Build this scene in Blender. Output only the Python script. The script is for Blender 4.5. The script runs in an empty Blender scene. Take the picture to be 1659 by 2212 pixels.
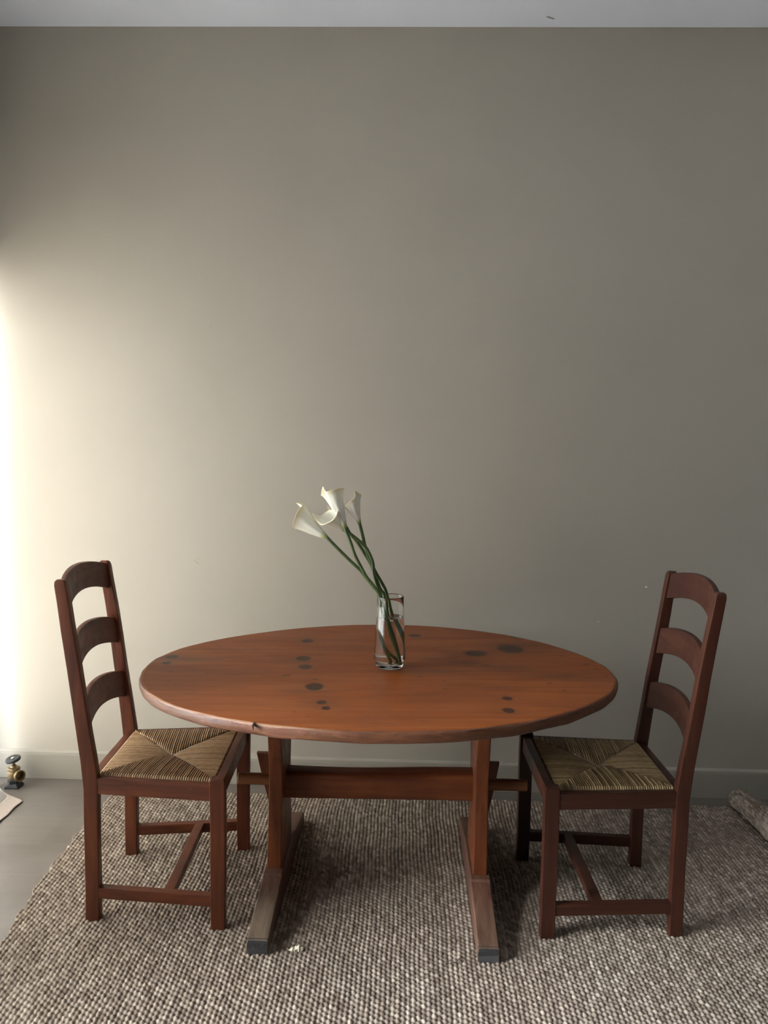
import bpy, bmesh, math, random
import numpy as np
from mathutils import Vector, Matrix

random.seed(7)
rng = np.random.default_rng(11)
scene = bpy.context.scene
col = scene.collection

# ------------------------------------------------------------------ camera
H = 1.3986
PITCH, YAW, ROLL, F = 0.08628, 0.02858, 0.01689, 1661.0
cam_d = bpy.data.cameras.new('camera')
cam_d.sensor_fit = 'VERTICAL'
cam_d.sensor_height = 36.0
cam_d.sensor_width = 27.0
cam_d.lens = F / 2212.0 * 36.0
cam_d.clip_start = 0.02
cam = bpy.data.objects.new('camera', cam_d)
col.objects.link(cam)
cam.matrix_world = (Matrix.Translation((0, 0, H)) @ Matrix.Rotation(YAW, 4, 'Z')
                    @ Matrix.Rotation(math.pi / 2 - PITCH, 4, 'X') @ Matrix.Rotation(ROLL, 4, 'Z'))
scene.camera = cam

# ------------------------------------------------------------------ light
scene.view_settings.view_transform = 'Standard'
scene.view_settings.look = 'None'
scene.view_settings.gamma = 1.0
scene.view_settings.use_curve_mapping = False
scene.view_settings.exposure = 2.25

SKY = 27.0
LOBE = 2.0
world = bpy.data.worlds.new('daylight')
scene.world = world
world.use_nodes = True
wn = world.node_tree
wn.nodes.clear()
w_out = wn.nodes.new('ShaderNodeOutputWorld')
w_bg = wn.nodes.new('ShaderNodeBackground')
w_tc = wn.nodes.new('ShaderNodeTexCoord')


def w_math(op, a_, b_=None):
    n = wn.nodes.new('ShaderNodeMath')
    n.operation = op
    for i_, v_ in enumerate((a_, b_)):
        if v_ is None:
            continue
        if isinstance(v_, (int, float)):
            n.inputs[i_].default_value = v_
        else:
            wn.links.new(v_, n.inputs[i_])
    return n.outputs[0]


def w_smooth(v, a_, b_):
    n = wn.nodes.new('ShaderNodeMapRange')
    n.interpolation_type = 'SMOOTHSTEP'
    n.inputs['From Min'].default_value = a_
    n.inputs['From Max'].default_value = b_
    wn.links.new(v, n.inputs['Value'])
    return n.outputs['Result']


# outdoors, unseen: made-up sky bands shaped for the indoor light, bright straight across, duller to both sides,
# paler again far below, and an added bright lobe high towards the front left
w_no = wn.nodes.new('ShaderNodeVectorMath'); w_no.operation = 'NORMALIZE'
wn.links.new(w_tc.outputs['Generated'], w_no.inputs[0])
w_sx = wn.nodes.new('ShaderNodeSeparateXYZ')
wn.links.new(w_no.outputs[0], w_sx.inputs[0])
w_z = w_sx.outputs['Z']
w_hz = w_math('SQRT', w_math('MAXIMUM', w_math('SUBTRACT', 1.0, w_math('MULTIPLY', w_z, w_z)), 0.0001))
w_az = w_math('DIVIDE', w_sx.outputs['Y'], w_hz)
w_band = w_smooth(w_math('ABSOLUTE', w_math('ADD', w_az, 0.07)), 0.50, 0.22)
w_el = wn.nodes.new('ShaderNodeValToRGB')
wn.links.new(w_math('ADD', w_math('MULTIPLY', w_z, 0.5), 0.5), w_el.inputs['Fac'])
STOPS = [(0.0, (0.37, 0.36, 0.345)), (0.30, (0.33, 0.32, 0.305)), (0.37, (0.14, 0.138, 0.133)), (0.42, (0.29, 0.298, 0.30)), (0.50, (0.345, 0.368, 0.385)),
         (0.58, (0.39, 0.415, 0.435)), (0.68, (0.48, 0.525, 0.57)), (0.76, (0.12, 0.13, 0.145))]
e = w_el.color_ramp.elements
while len(e) < len(STOPS):
    e.new(0.5)
for k, (p, c) in zip(e, STOPS):
    k.position = p
    k.color = (*c, 1)


def w_patch(el, ay, inner, outer):
    ce = math.cos(math.radians(el))
    n = wn.nodes.new('ShaderNodeVectorMath')
    n.operation = 'DOT_PRODUCT'
    wn.links.new(w_no.outputs[0], n.inputs[0])
    n.inputs[1].default_value = (-ce * math.sqrt(1 - ay * ay), ce * ay, math.sin(math.radians(el)))
    return w_smooth(n.outputs['Value'], math.cos(math.radians(outer)), math.cos(math.radians(inner)))


w_lobe = w_patch(41, -0.62, 5, 17)  # made-up bright lobe of sky, added to shape the rug shadows
w_vm = wn.nodes.new('ShaderNodeVectorMath'); w_vm.operation = 'SCALE'
wn.links.new(w_el.outputs['Color'], w_vm.inputs[0])
wn.links.new(w_math('ADD', w_math('MULTIPLY', w_band, 0.93), 0.07), w_vm.inputs['Scale'])
w_vc = wn.nodes.new('ShaderNodeVectorMath'); w_vc.operation = 'SCALE'
w_vc.inputs[0].default_value = (0.97, 0.98, 1.0)
wn.links.new(w_math('MULTIPLY', w_lobe, LOBE), w_vc.inputs['Scale'])
w_va = wn.nodes.new('ShaderNodeVectorMath'); w_va.operation = 'ADD'
wn.links.new(w_vm.outputs[0], w_va.inputs[0]); wn.links.new(w_vc.outputs[0], w_va.inputs[1])
wn.links.new(w_va.outputs[0], w_bg.inputs['Color'])
w_bg.inputs['Strength'].default_value = SKY
wn.links.new(w_bg.outputs[0], w_out.inputs[0])

# room extents
X_L, X_R, Y_B, Y_F, Z_C = -1.80, 4.2, 3.05, -3.6, 2.974
WIN_Y0, WIN_Y1, WIN_Z0, WIN_Z1 = 0.2, 3.035, 0.03, 2.06


def portal(name, loc, rot, sx, sy):
    d = bpy.data.lights.new(name, 'AREA')
    d.shape = 'RECTANGLE'
    d.size, d.size_y = sx, sy
    d.cycles.is_portal = True
    o = bpy.data.objects.new(name, d)
    col.objects.link(o)
    o.location = loc
    o.rotation_euler = rot
    return o


portal('window_daylight', (X_L - 0.10, (WIN_Y0 + WIN_Y1) / 2, (WIN_Z0 + WIN_Z1) / 2),
       (0, -math.pi / 2, 0), WIN_Z1 - WIN_Z0, WIN_Y1 - WIN_Y0)

# ------------------------------------------------------------------ node helpers
def new_mat(name):
    m = bpy.data.materials.new(name)
    m.use_nodes = True
    nt = m.node_tree
    b = nt.nodes['Principled BSDF']
    return m, nt, b


def N(nt, typ, **kw):
    n = nt.nodes.new(typ)
    for k_, v in kw.items():
        setattr(n, k_, v)
    return n


def math_n(nt, op, a, b=None, clamp=False):
    n = N(nt, 'ShaderNodeMath', operation=op)
    n.use_clamp = clamp
    for i, v in enumerate((a, b)):
        if v is None:
            continue
        if isinstance(v, (int, float)):
            n.inputs[i].default_value = v
        else:
            nt.links.new(v, n.inputs[i])
    return n.outputs[0]


def mixc(nt, fac, a, b, blend='MIX'):
    n = N(nt, 'ShaderNodeMix', data_type='RGBA', blend_type=blend)
    for s, v in ((n.inputs[0], fac), (n.inputs[6], a), (n.inputs[7], b)):
        if isinstance(v, (int, float)):
            s.default_value = v
        elif isinstance(v, tuple):
            s.default_value = (*v, 1) if len(v) == 3 else v
        else:
            nt.links.new(v, s)
    return n.outputs[2]


def noise(nt, vec, scale, detail=4, rough=0.55, dist=0.0):
    n = N(nt, 'ShaderNodeTexNoise')
    n.inputs['Scale'].default_value = scale
    n.inputs['Detail'].default_value = detail
    n.inputs['Roughness'].default_value = rough
    n.inputs['Distortion'].default_value = dist
    if vec is not None:
        nt.links.new(vec, n.inputs['Vector'])
    return n.outputs['Fac']


def coords(nt, scale=(1, 1, 1), rot=(0, 0, 0), loc=(0, 0, 0), kind='Object'):
    t = N(nt, 'ShaderNodeTexCoord')
    m = N(nt, 'ShaderNodeMapping')
    m.inputs['Scale'].default_value = scale
    m.inputs['Rotation'].default_value = rot
    m.inputs['Location'].default_value = loc
    nt.links.new(t.outputs[kind], m.inputs['Vector'])
    return m.outputs[0]


def ramp(nt, fac, stops):
    n = N(nt, 'ShaderNodeValToRGB')
    el = n.color_ramp.elements
    while len(el) < len(stops):
        el.new(0.5)
    for x, (p, c) in zip(el, stops):
        x.position = p
        x.color = (*c, 1)
    nt.links.new(fac, n.inputs['Fac'])
    return n.outputs['Color']


def remap(nt, v, a, b, c=0.0, d=1.0, smooth=False):
    n = N(nt, 'ShaderNodeMapRange')
    if smooth:
        n.interpolation_type = 'SMOOTHSTEP'
    n.inputs['From Min'].default_value = a
    n.inputs['From Max'].default_value = b
    n.inputs['To Min'].default_value = c
    n.inputs['To Max'].default_value = d
    nt.links.new(v, n.inputs['Value'])
    return n.outputs['Result']


def bump(nt, b, h, strength=0.3, dist=0.001):
    n = N(nt, 'ShaderNodeBump')
    n.inputs['Strength'].default_value = strength
    n.inputs['Distance'].default_value = dist
    nt.links.new(h, n.inputs['Height'])
    nt.links.new(n.outputs[0], b.inputs['Normal'])


# ------------------------------------------------------------------ materials
def mat_paint(name, c, rough=0.6, mottled=0.05, bs=0.15):
    m, nt, b = new_mat(name)
    v = coords(nt)
    n1 = noise(nt, v, 1.6, 3)
    c2 = tuple(x * (1 - mottled) for x in c)
    c3 = tuple(x * (1 + mottled) for x in c)
    nt.links.new(ramp(nt, n1, [(0.3, c2), (0.7, c3)]), b.inputs['Base Color'])
    b.inputs['Roughness'].default_value = rough
    n2 = noise(nt, v, 90, 3)
    n3 = noise(nt, v, 9, 2)
    bump(nt, b, math_n(nt, 'ADD', n2, math_n(nt, 'MULTIPLY', n3, 3.0)), bs, 0.0012)
    return m


M_wall = mat_paint('wall_paint', (0.425, 0.395, 0.332), 0.5, 0.03)
M_ceil = mat_paint('ceiling_paint', (0.66, 0.70, 0.79), 0.8, 0.02)
M_base = mat_paint('baseboard_paint', (0.34, 0.316, 0.266), 0.5, 0.03, 0.05)
M_other = mat_paint('dark_wall_paint', (0.10, 0.096, 0.09), 0.7, 0.02)  # for the unseen walls, darkened to cut the bounced fill light
M_white = mat_paint('window_frame_paint', (0.80, 0.80, 0.79), 0.4, 0.02, 0.05)
M_plaster = mat_paint('plaster_chip', (0.85, 0.84, 0.80), 0.9, 0.02)
M_scuff = mat_paint('ceiling_scuff', (0.30, 0.29, 0.28), 0.9, 0.05)


def mat_floor():
    m, nt, b = new_mat('pale_floorboards')
    v = coords(nt)
    br = N(nt, 'ShaderNodeTexBrick')
    br.offset = 0.37
    br.inputs['Scale'].default_value = 1.0
    br.inputs['Brick Width'].default_value = 1.9
    br.inputs['Row Height'].default_value = 0.19
    br.inputs['Mortar Size'].default_value = 0.0012
    br.inputs['Mortar Smooth'].default_value = 0.3
    br.inputs['Bias'].default_value = 0.0
    br.inputs['Color1'].default_value = (0.125, 0.106, 0.087, 1)
    br.inputs['Color2'].default_value = (0.150, 0.128, 0.106, 1)
    br.inputs['Mortar'].default_value = (0.16, 0.13, 0.11, 1)
    mp = N(nt, 'ShaderNodeMapping')
    mp.inputs['Location'].default_value = (0.55, 0.135, 0)
    nt.links.new(v, mp.inputs['Vector'])
    nt.links.new(mp.outputs[0], br.inputs['Vector'])
    g = coords(nt, (1.6, 34, 1))
    g1 = noise(nt, g, 1.0, 5, 0.6, 1.0)
    g2 = noise(nt, v, 3.0, 4)
    c = mixc(nt, remap(nt, g1, 0.35, 0.75, 0, 0.5), br.outputs['Color'], (0.10, 0.082, 0.066))
    c = mixc(nt, remap(nt, g2, 0.35, 0.7, 0, 0.4), c, (0.23, 0.22, 0.205))
    nt.links.new(c, b.inputs['Base Color'])
    b.inputs['Roughness'].default_value = 0.42
    bump(nt, b, math_n(nt, 'SUBTRACT', g1, math_n(nt, 'MULTIPLY', br.outputs['Fac'], 4.0)), 0.35, 0.0009)
    return m


M_floor = mat_floor()


def wood(name, dark, mid, light, rough=0.42, axis=0, scale=1.0, wear=0.10, coat=0.0, seed=0.0):
    """oiled wood: grain stretched along one object axis, worn paler in spots"""
    m, nt, b = new_mat(name)
    sc = [38.0, 38.0, 38.0]
    sc[axis] = 2.2
    v = coords(nt, tuple(s * scale for s in sc), loc=(seed, seed * 1.7, seed * 0.6))
    v0 = coords(nt, loc=(seed, seed, seed))
    g = noise(nt, v, 1.0, 6, 0.62, 0.8)
    big = noise(nt, v0, 5.0, 3, 0.5, 0.4)
    fine = noise(nt, v0, 120.0, 2)
    c = ramp(nt, g, [(0.28, dark), (0.52, mid), (0.80, light)])
    c = mixc(nt, remap(nt, big, 0.42, 0.72, 0, 0.55), c, dark)
    blot = noise(nt, v0, 22.0, 5, 0.65)
    c = mixc(nt, remap(nt, blot, 0.62, 0.80, 0, wear), c, tuple(min(1, x * 2.0 + 0.03) for x in light))
    nt.links.new(c, b.inputs['Base Color'])
    nt.links.new(remap(nt, blot, 0.3, 0.8, rough * 0.8, rough * 1.5), b.inputs['Roughness'])
    b.inputs['Coat Weight'].default_value = coat
    b.inputs['Specular IOR Level'].default_value = 0.30
    b.inputs['Coat Roughness'].default_value = 0.25
    bump(nt, b, math_n(nt, 'ADD', g, math_n(nt, 'ADD', math_n(nt, 'MULTIPLY', fine, 0.3), math_n(nt, 'MULTIPLY', big, 2.0))), 0.35, 0.0012)
    return m


# chairs: the left one is redder and more worn, the right one nearly black brown
CH_L = dict(dark=(0.052, 0.014, 0.007), mid=(0.110, 0.029, 0.011), light=(0.175, 0.052, 0.018))
CH_R = dict(dark=(0.030, 0.008, 0.005), mid=(0.047, 0.015, 0.008), light=(0.078, 0.027, 0.013))
M_chair = {
    1: (wood('chair_wood_upright', **CH_L, axis=2), wood('chair_wood_lengthwise', **CH_L, axis=0, seed=3),
        wood('chair_wood_crosswise', **CH_L, axis=1, seed=5)),
    2: (wood('dark_chair_wood_upright', **CH_R, axis=2, rough=0.36), wood('dark_chair_wood_lengthwise', **CH_R, axis=0, rough=0.36, seed=3),
        wood('dark_chair_wood_crosswise', **CH_R, axis=1, rough=0.36, seed=5)),
}
TB = dict(dark=(0.075, 0.019, 0.008), mid=(0.155, 0.042, 0.013), light=(0.235, 0.070, 0.021))
M_tab_z = wood('table_base_wood_upright', **TB, axis=2, seed=9)
M_tab_x = wood('table_beam_wood', **TB, axis=0, seed=4)
M_tab_y = wood('table_cleat_wood', **TB, axis=1, seed=6)
M_peg = wood('peg_wood', dark=(0.16, 0.06, 0.025), mid=(0.26, 0.105, 0.042), light=(0.36, 0.15, 0.06), axis=0, seed=2)


def mat_foot():
    m, nt, b = new_mat('worn_foot_wood')
    v = coords(nt, (46, 3.0, 46))
    v0 = coords(nt)
    g = noise(nt, v, 1.0, 6, 0.65, 0.6)
    c = ramp(nt, g, [(0.28, (0.055, 0.021, 0.012)), (0.5, (0.105, 0.045, 0.026)), (0.8, (0.175, 0.090, 0.054))])
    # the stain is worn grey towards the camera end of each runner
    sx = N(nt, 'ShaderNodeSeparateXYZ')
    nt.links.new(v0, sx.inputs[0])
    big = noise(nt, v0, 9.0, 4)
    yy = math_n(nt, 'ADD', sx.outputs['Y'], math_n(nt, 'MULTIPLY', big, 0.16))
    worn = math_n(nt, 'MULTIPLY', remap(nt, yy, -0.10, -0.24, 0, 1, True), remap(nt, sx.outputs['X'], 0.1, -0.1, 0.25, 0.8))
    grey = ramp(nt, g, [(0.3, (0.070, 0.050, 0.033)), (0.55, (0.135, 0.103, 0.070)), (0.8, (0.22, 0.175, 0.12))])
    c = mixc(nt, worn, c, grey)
    nt.links.new(c, b.inputs['Base Color'])
    b.inputs['Roughness'].default_value = 0.6
    bump(nt, b, math_n(nt, 'ADD', g, math_n(nt, 'MULTIPLY', big, 1.0)), 0.6, 0.0015)
    return m


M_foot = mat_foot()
M_endgrain = wood('scuffed_black_end_grain', dark=(0.018, 0.018, 0.018), mid=(0.045, 0.042, 0.040), light=(0.10, 0.095, 0.09), rough=0.7, axis=0, wear=0.3, coat=0.0)

# knots in the pine top: (x, y, rx, ry) in metres from the table centre
KNOTS = [(-0.6758, 0.0391, 0.0185, 0.0192), (-0.671, -0.0323, 0.0128, 0.0145), (-0.2696, 0.2806, 0.019, 0.023),
         (-0.2529, 0.0576, 0.0214, 0.0262), (-0.2352, -0.0353, 0.0193, 0.0225), (-0.1831, -0.2293, 0.0237, 0.0318),
         (-0.1481, -0.361, 0.0123, 0.0147), (-0.1317, -0.4059, 0.0109, 0.0128), (0.1096, 0.3931, 0.0214, 0.0187),
         (0.3105, 0.170, 0.0365, 0.0334), (0.4352, 0.2397, 0.0406, 0.0499), (0.357, -0.2882, 0.0128, 0.0143),
         (0.3481, -0.3858, 0.0144, 0.0182), (0.4827, 0.4132, 0.0216, 0.0151)]
SPECKS = [(-0.52, -0.13, .006), (-0.61, -0.21, .005), (-0.63, -0.12, .005), (-0.20, 0.19, .007), (-0.205, 0.12, .007),
          (0.20, 0.33, .006), (0.17, 0.21, .006), (0.12, -0.11, .007), (0.19, -0.145, .006), (0.19, -0.22, .006),
          (0.60, 0.16, .009), (0.655, 0.07, .012), (0.675, 0.02, .010), (0.685, -0.06, .008), (0.50, -0.14, .008),
          (0.53, -0.205, .008), (0.42, 0.115, .008), (-0.28, -0.13, .014), (-0.19, -0.16, .009), (0.05, -0.30, .004),
          (-0.21, -0.44, .006), (-0.17, -0.47, .004), (0.33, 0.03, .012), (0.62, 0.21, .007)]


STAINS = [(-0.60, 0.015, 0.10, 0.030, 0.55), (-0.30, 0.035, 0.07, 0.045, 0.5), (0.18, 0.100, 0.085, 0.030, 0.6), (0.27, 0.060, 0.09, 0.034, 0.65),
          (0.39, 0.000, 0.11, 0.040, 0.6), (0.52, -0.065, 0.10, 0.035, 0.5), (0.10, -0.060, 0.16, 0.035, 0.45), (0.45, 0.290, 0.13, 0.045, 0.5),
          (-0.22, -0.270, 0.06, 0.030, 0.35), (-0.16, -0.375, 0.07, 0.045, 0.25), (0.34, -0.20, 0.07, 0.02, 0.4)]


def mat_tabletop():
    m, nt, b = new_mat('waxed_knotty_pine')
    rot = math.radians(-3.6)
    base = coords(nt)
    rv = coords(nt, rot=(0, 0, rot))
    sx = N(nt, 'ShaderNodeSeparateXYZ')
    nt.links.new(rv, sx.inputs[0])
    X, Y = sx.outputs['X'], sx.outputs['Y']
    cr, sr = math.cos(rot), math.sin(rot)
    warp, halo, knot, ring = None, None, None, None

    def acc(a, v, op='ADD'):
        return v if a is None else math_n(nt, op, a, v)
    edge = noise(nt, rv, 60, 3)
    for kx, ky, rx, ry in KNOTS:
        qx, qy = cr * kx - sr * ky, sr * kx + cr * ky
        dx = math_n(nt, 'SUBTRACT', X, qx)
        dy = math_n(nt, 'SUBTRACT', Y, qy)
        ex = math_n(nt, 'DIVIDE', dx, rx)
        ey = math_n(nt, 'DIVIDE', dy, ry)
        d2 = math_n(nt, 'ADD', math_n(nt, 'MULTIPLY', ex, ex), math_n(nt, 'MULTIPLY', ey, ey))
        d = math_n(nt, 'ADD', math_n(nt, 'SQRT', d2), math_n(nt, 'MULTIPLY', math_n(nt, 'SUBTRACT', edge, 0.5), 0.35))
        knot = acc(knot, remap(nt, d, 1.10, 0.92, 0, 1, True), 'MAXIMUM')
        ring = acc(ring, math_n(nt, 'SUBTRACT', remap(nt, d, 1.30, 1.10, 0, 1, True), remap(nt, d, 1.10, 0.95, 0, 1, True)), 'MAXIMUM')
        fx = math_n(nt, 'DIVIDE', dx, rx * 3.2)
        fy = math_n(nt, 'DIVIDE', dy, ry * 1.9)
        f2 = math_n(nt, 'ADD', math_n(nt, 'MULTIPLY', fx, fx), math_n(nt, 'MULTIPLY', fy, fy))
        gs = math_n(nt, 'EXPONENT', math_n(nt, 'MULTIPLY', f2, -1.0))
        halo = acc(halo, gs, 'MAXIMUM')
        warp = acc(warp, math_n(nt, 'MULTIPLY', math_n(nt, 'MULTIPLY', math_n(nt, 'DIVIDE', dy, ry), gs), ry * 0.9))
    yw = math_n(nt, 'SUBTRACT', Y, warp)
    comb = N(nt, 'ShaderNodeCombineXYZ')
    nt.links.new(math_n(nt, 'MULTIPLY', X, 1.5), comb.inputs[0])
    nt.links.new(math_n(nt, 'MULTIPLY', yw, 26.0), comb.inputs[1])
    g = noise(nt, comb.outputs[0], 1.0, 5, 0.6, 0.9)
    comb2 = N(nt, 'ShaderNodeCombineXYZ')
    nt.links.new(math_n(nt, 'MULTIPLY', X, 6.0), comb2.inputs[0])
    nt.links.new(math_n(nt, 'MULTIPLY', yw, 260.0), comb2.inputs[1])
    fine = noise(nt, comb2.outputs[0], 1.0, 4, 0.6, 0.3)
    big = noise(nt, coords(nt, (1.2, 2.6, 1), loc=(3.1, 0.7, 0)), 2.0, 4, 0.55, 0.5)
    c = ramp(nt, g, [(0.25, (0.145, 0.032, 0.0070)), (0.50, (0.222, 0.056, 0.0105)), (0.80, (0.320, 0.095, 0.018))])
    c = mixc(nt, remap(nt, fine, 0.42, 0.66, 0, 0.30), c, (0.13, 0.042, 0.018))
    c = mixc(nt, remap(nt, big, 0.46, 0.68, 0, 0.55), c, (0.135, 0.046, 0.022))
    # board joint running the length of the top
    jy = math_n(nt, 'ABSOLUTE', math_n(nt, 'SUBTRACT', Y, 0.1705))
    joint = remap(nt, jy, 0.0032, 0.0010, 0, 0.8, True)
    back_board = remap(nt, Y, 0.1704, 0.1706, 0, 0.16)
    c = mixc(nt, back_board, c, (0.11, 0.038, 0.018))
    c = mixc(nt, joint, c, (0.050, 0.018, 0.010))
    c = mixc(nt, math_n(nt, 'MULTIPLY', halo, 0.42), c, (0.115, 0.045, 0.020))
    stain = None
    sn = noise(nt, coords(nt, (9, 30, 9)), 1.0, 5, 0.65, 0.8)
    for px, py, srx, sry, st_ in STAINS:
        qx, qy = cr * px - sr * py, sr * px + cr * py
        dx = math_n(nt, 'DIVIDE', math_n(nt, 'SUBTRACT', X, qx), srx)
        dy = math_n(nt, 'DIVIDE', math_n(nt, 'SUBTRACT', Y, qy), sry)
        d2 = math_n(nt, 'ADD', math_n(nt, 'MULTIPLY', dx, dx), math_n(nt, 'MULTIPLY', dy, dy))
        g_ = math_n(nt, 'MULTIPLY', math_n(nt, 'EXPONENT', math_n(nt, 'MULTIPLY', d2, -1.0)), st_)
        stain = acc(stain, g_, 'MAXIMUM')
    c = mixc(nt, math_n(nt, 'MULTIPLY', stain, remap(nt, sn, 0.25, 0.65, 0.55, 1.25)), c, (0.085, 0.030, 0.014))
    c = mixc(nt, math_n(nt, 'MULTIPLY', ring, 0.5), c, (0.045, 0.018, 0.010))
    kc = ramp(nt, noise(nt, rv, 90, 4), [(0.3, (0.016, 0.007, 0.005)), (0.7, (0.045, 0.019, 0.013))])
    c = mixc(nt, math_n(nt, 'MULTIPLY', knot, 0.92), c, kc)
    spk = None
    for px, py, r in SPECKS:
        qx, qy = cr * px - sr * py, sr * px + cr * py
        dx = math_n(nt, 'DIVIDE', math_n(nt, 'SUBTRACT', X, qx), r * 1.4)
        dy = math_n(nt, 'DIVIDE', math_n(nt, 'SUBTRACT', Y, qy), r * 0.8)
        d2 = math_n(nt, 'ADD', math_n(nt, 'MULTIPLY', dx, dx), math_n(nt, 'MULTIPLY', dy, dy))
        d2 = math_n(nt, 'ADD', d2, math_n(nt, 'MULTIPLY', edge, 1.2))
        spk = acc(spk, remap(nt, d2, 1.6, 0.7, 0, 0.8, True), 'MAXIMUM')
    c = mixc(nt, spk, c, (0.045, 0.017, 0.010))
    # sparse pale nicks
    nick = noise(nt, coords(nt, (40, 110, 40)), 1.0, 2)
    c = mixc(nt, remap(nt, nick, 0.79, 0.83, 0, 0.5), c, (0.45, 0.27, 0.16))
    nt.links.new(c, b.inputs['Base Color'])
    nt.links.new(remap(nt, big, 0.3, 0.7, 0.36, 0.50), b.inputs['Roughness'])
    b.inputs['Coat Weight'].default_value = 0.0
    b.inputs['Specular IOR Level'].default_value = 0.18
    b.inputs['Coat Roughness'].default_value = 0.3
    hgt = math_n(nt, 'SUBTRACT', math_n(nt, 'ADD', math_n(nt, 'MULTIPLY', fine, 0.25), g), math_n(nt, 'MULTIPLY', joint, 1.5))
    bump(nt, b, hgt, 0.22, 0.0010)
    return m


def mat_tablerim():
    m, nt, b = new_mat('worn_glare_table_rim')
    v = coords(nt, (8, 8, 60))
    v0 = coords(nt)
    g = noise(nt, v, 1.0, 6, 0.65, 1.2)
    bl = noise(nt, v0, 26, 6, 0.7)
    c = ramp(nt, g, [(0.28, (0.065, 0.022, 0.010)), (0.55, (0.140, 0.050, 0.020)), (0.85, (0.24, 0.098, 0.044))])
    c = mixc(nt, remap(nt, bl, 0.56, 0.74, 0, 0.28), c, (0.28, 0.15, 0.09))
    # left front arris: some wear, mostly window glare painted in as paler colour
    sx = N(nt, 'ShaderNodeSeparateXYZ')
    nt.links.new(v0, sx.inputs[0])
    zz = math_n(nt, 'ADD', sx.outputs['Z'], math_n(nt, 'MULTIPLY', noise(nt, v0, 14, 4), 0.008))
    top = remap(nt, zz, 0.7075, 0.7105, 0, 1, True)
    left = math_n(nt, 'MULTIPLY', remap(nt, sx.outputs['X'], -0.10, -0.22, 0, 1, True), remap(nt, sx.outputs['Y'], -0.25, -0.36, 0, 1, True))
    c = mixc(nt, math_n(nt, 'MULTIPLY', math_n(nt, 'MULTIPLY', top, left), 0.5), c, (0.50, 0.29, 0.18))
    nt.links.new(c, b.inputs['Base Color'])
    b.inputs['Roughness'].default_value = 0.5
    bump(nt, b, math_n(nt, 'ADD', g, math_n(nt, 'MULTIPLY', bl, 2.0)), 0.7, 0.002)
    return m


M_top = mat_tabletop()
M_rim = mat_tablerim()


def mat_rush(name, a, bb, cc):
    m, nt, b = new_mat(name)
    at = N(nt, 'ShaderNodeAttribute', attribute_name='strand')
    v = coords(nt)
    n = noise(nt, v, 60, 4, 0.6)
    f = math_n(nt, 'ADD', math_n(nt, 'MULTIPLY', at.outputs['Fac'], 0.38), math_n(nt, 'MULTIPLY', n, 0.62))
    nt.links.new(ramp(nt, f, [(0.2, a), (0.5, bb), (0.85, cc)]), b.inputs['Base Color'])
    b.inputs['Roughness'].default_value = 0.55
    return m


M_rush = {1: mat_rush('rush_straw', (0.18, 0.095, 0.040), (0.31, 0.185, 0.085), (0.48, 0.33, 0.18)),
          2: mat_rush('olive_rush_straw', (0.15, 0.090, 0.034), (0.25, 0.165, 0.068), (0.44, 0.32, 0.165))}


def mat_jute():
    m, nt, b = new_mat('woven_jute')
    at = N(nt, 'ShaderNodeAttribute', attribute_name='knot')
    v = coords(nt)
    n = noise(nt, v, 400, 3, 0.7)
    n2 = noise(nt, v, 3.0, 3)
    f = math_n(nt, 'ADD', math_n(nt, 'MULTIPLY', at.outputs['Fac'], 0.62), math_n(nt, 'MULTIPLY', n, 0.38))
    c = ramp(nt, f, [(0.15, (0.115, 0.083, 0.058)), (0.5, (0.212, 0.170, 0.130)), (0.85, (0.39, 0.330, 0.262))])
    c = mixc(nt, remap(nt, n2, 0.35, 0.7, 0, 0.25), c, (0.30, 0.22, 0.16))
    nt.links.new(c, b.inputs['Base Color'])
    b.inputs['Roughness'].default_value = 0.8
    bump(nt, b, n, 0.5, 0.0012)
    return m


M_jute = mat_jute()


def mat_simple(name, c, rough=0.5, metal=0.0, nscale=40, var=0.25, bs=0.2):
    m, nt, b = new_mat(name)
    v = coords(nt)
    n = noise(nt, v, nscale, 4, 0.6)
    nt.links.new(ramp(nt, n, [(0.3, tuple(x * (1 - var) for x in c)), (0.7, tuple(min(1, x * (1 + var)) for x in c))]), b.inputs['Base Color'])
    b.inputs['Roughness'].default_value = rough
    b.inputs['Metallic'].default_value = metal
    bump(nt, b, n, bs, 0.0006)
    return m


M_brass = mat_simple('tarnished_brass', (0.30, 0.23, 0.13), 0.45, 0.9, 90, 0.4)
M_iron = mat_simple('dark_iron', (0.045, 0.045, 0.05), 0.5, 0.6, 80, 0.3)
M_knob = mat_simple('black_bakelite', (0.018, 0.020, 0.026), 0.35, 0.0, 60, 0.2)
M_silver = mat_simple('silver_screw', (0.6, 0.6, 0.6), 0.35, 1.0)
M_lint = mat_simple('cream_fluff', (0.66, 0.60, 0.46), 0.95, 0, 300, 0.2, 1.0)
M_thread = mat_simple('dark_fibre', (0.12, 0.09, 0.07), 0.9)


def mat_stem():
    m, nt, b = new_mat('green_stem')
    v = coords(nt, (300, 300, 8))
    n = noise(nt, v, 1.0, 3)
    nt.links.new(ramp(nt, n, [(0.3, (0.042, 0.075, 0.022)), (0.7, (0.105, 0.155, 0.055))]), b.inputs['Base Color'])
    b.inputs['Roughness'].default_value = 0.35
    return m


M_stem = mat_stem()


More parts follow.
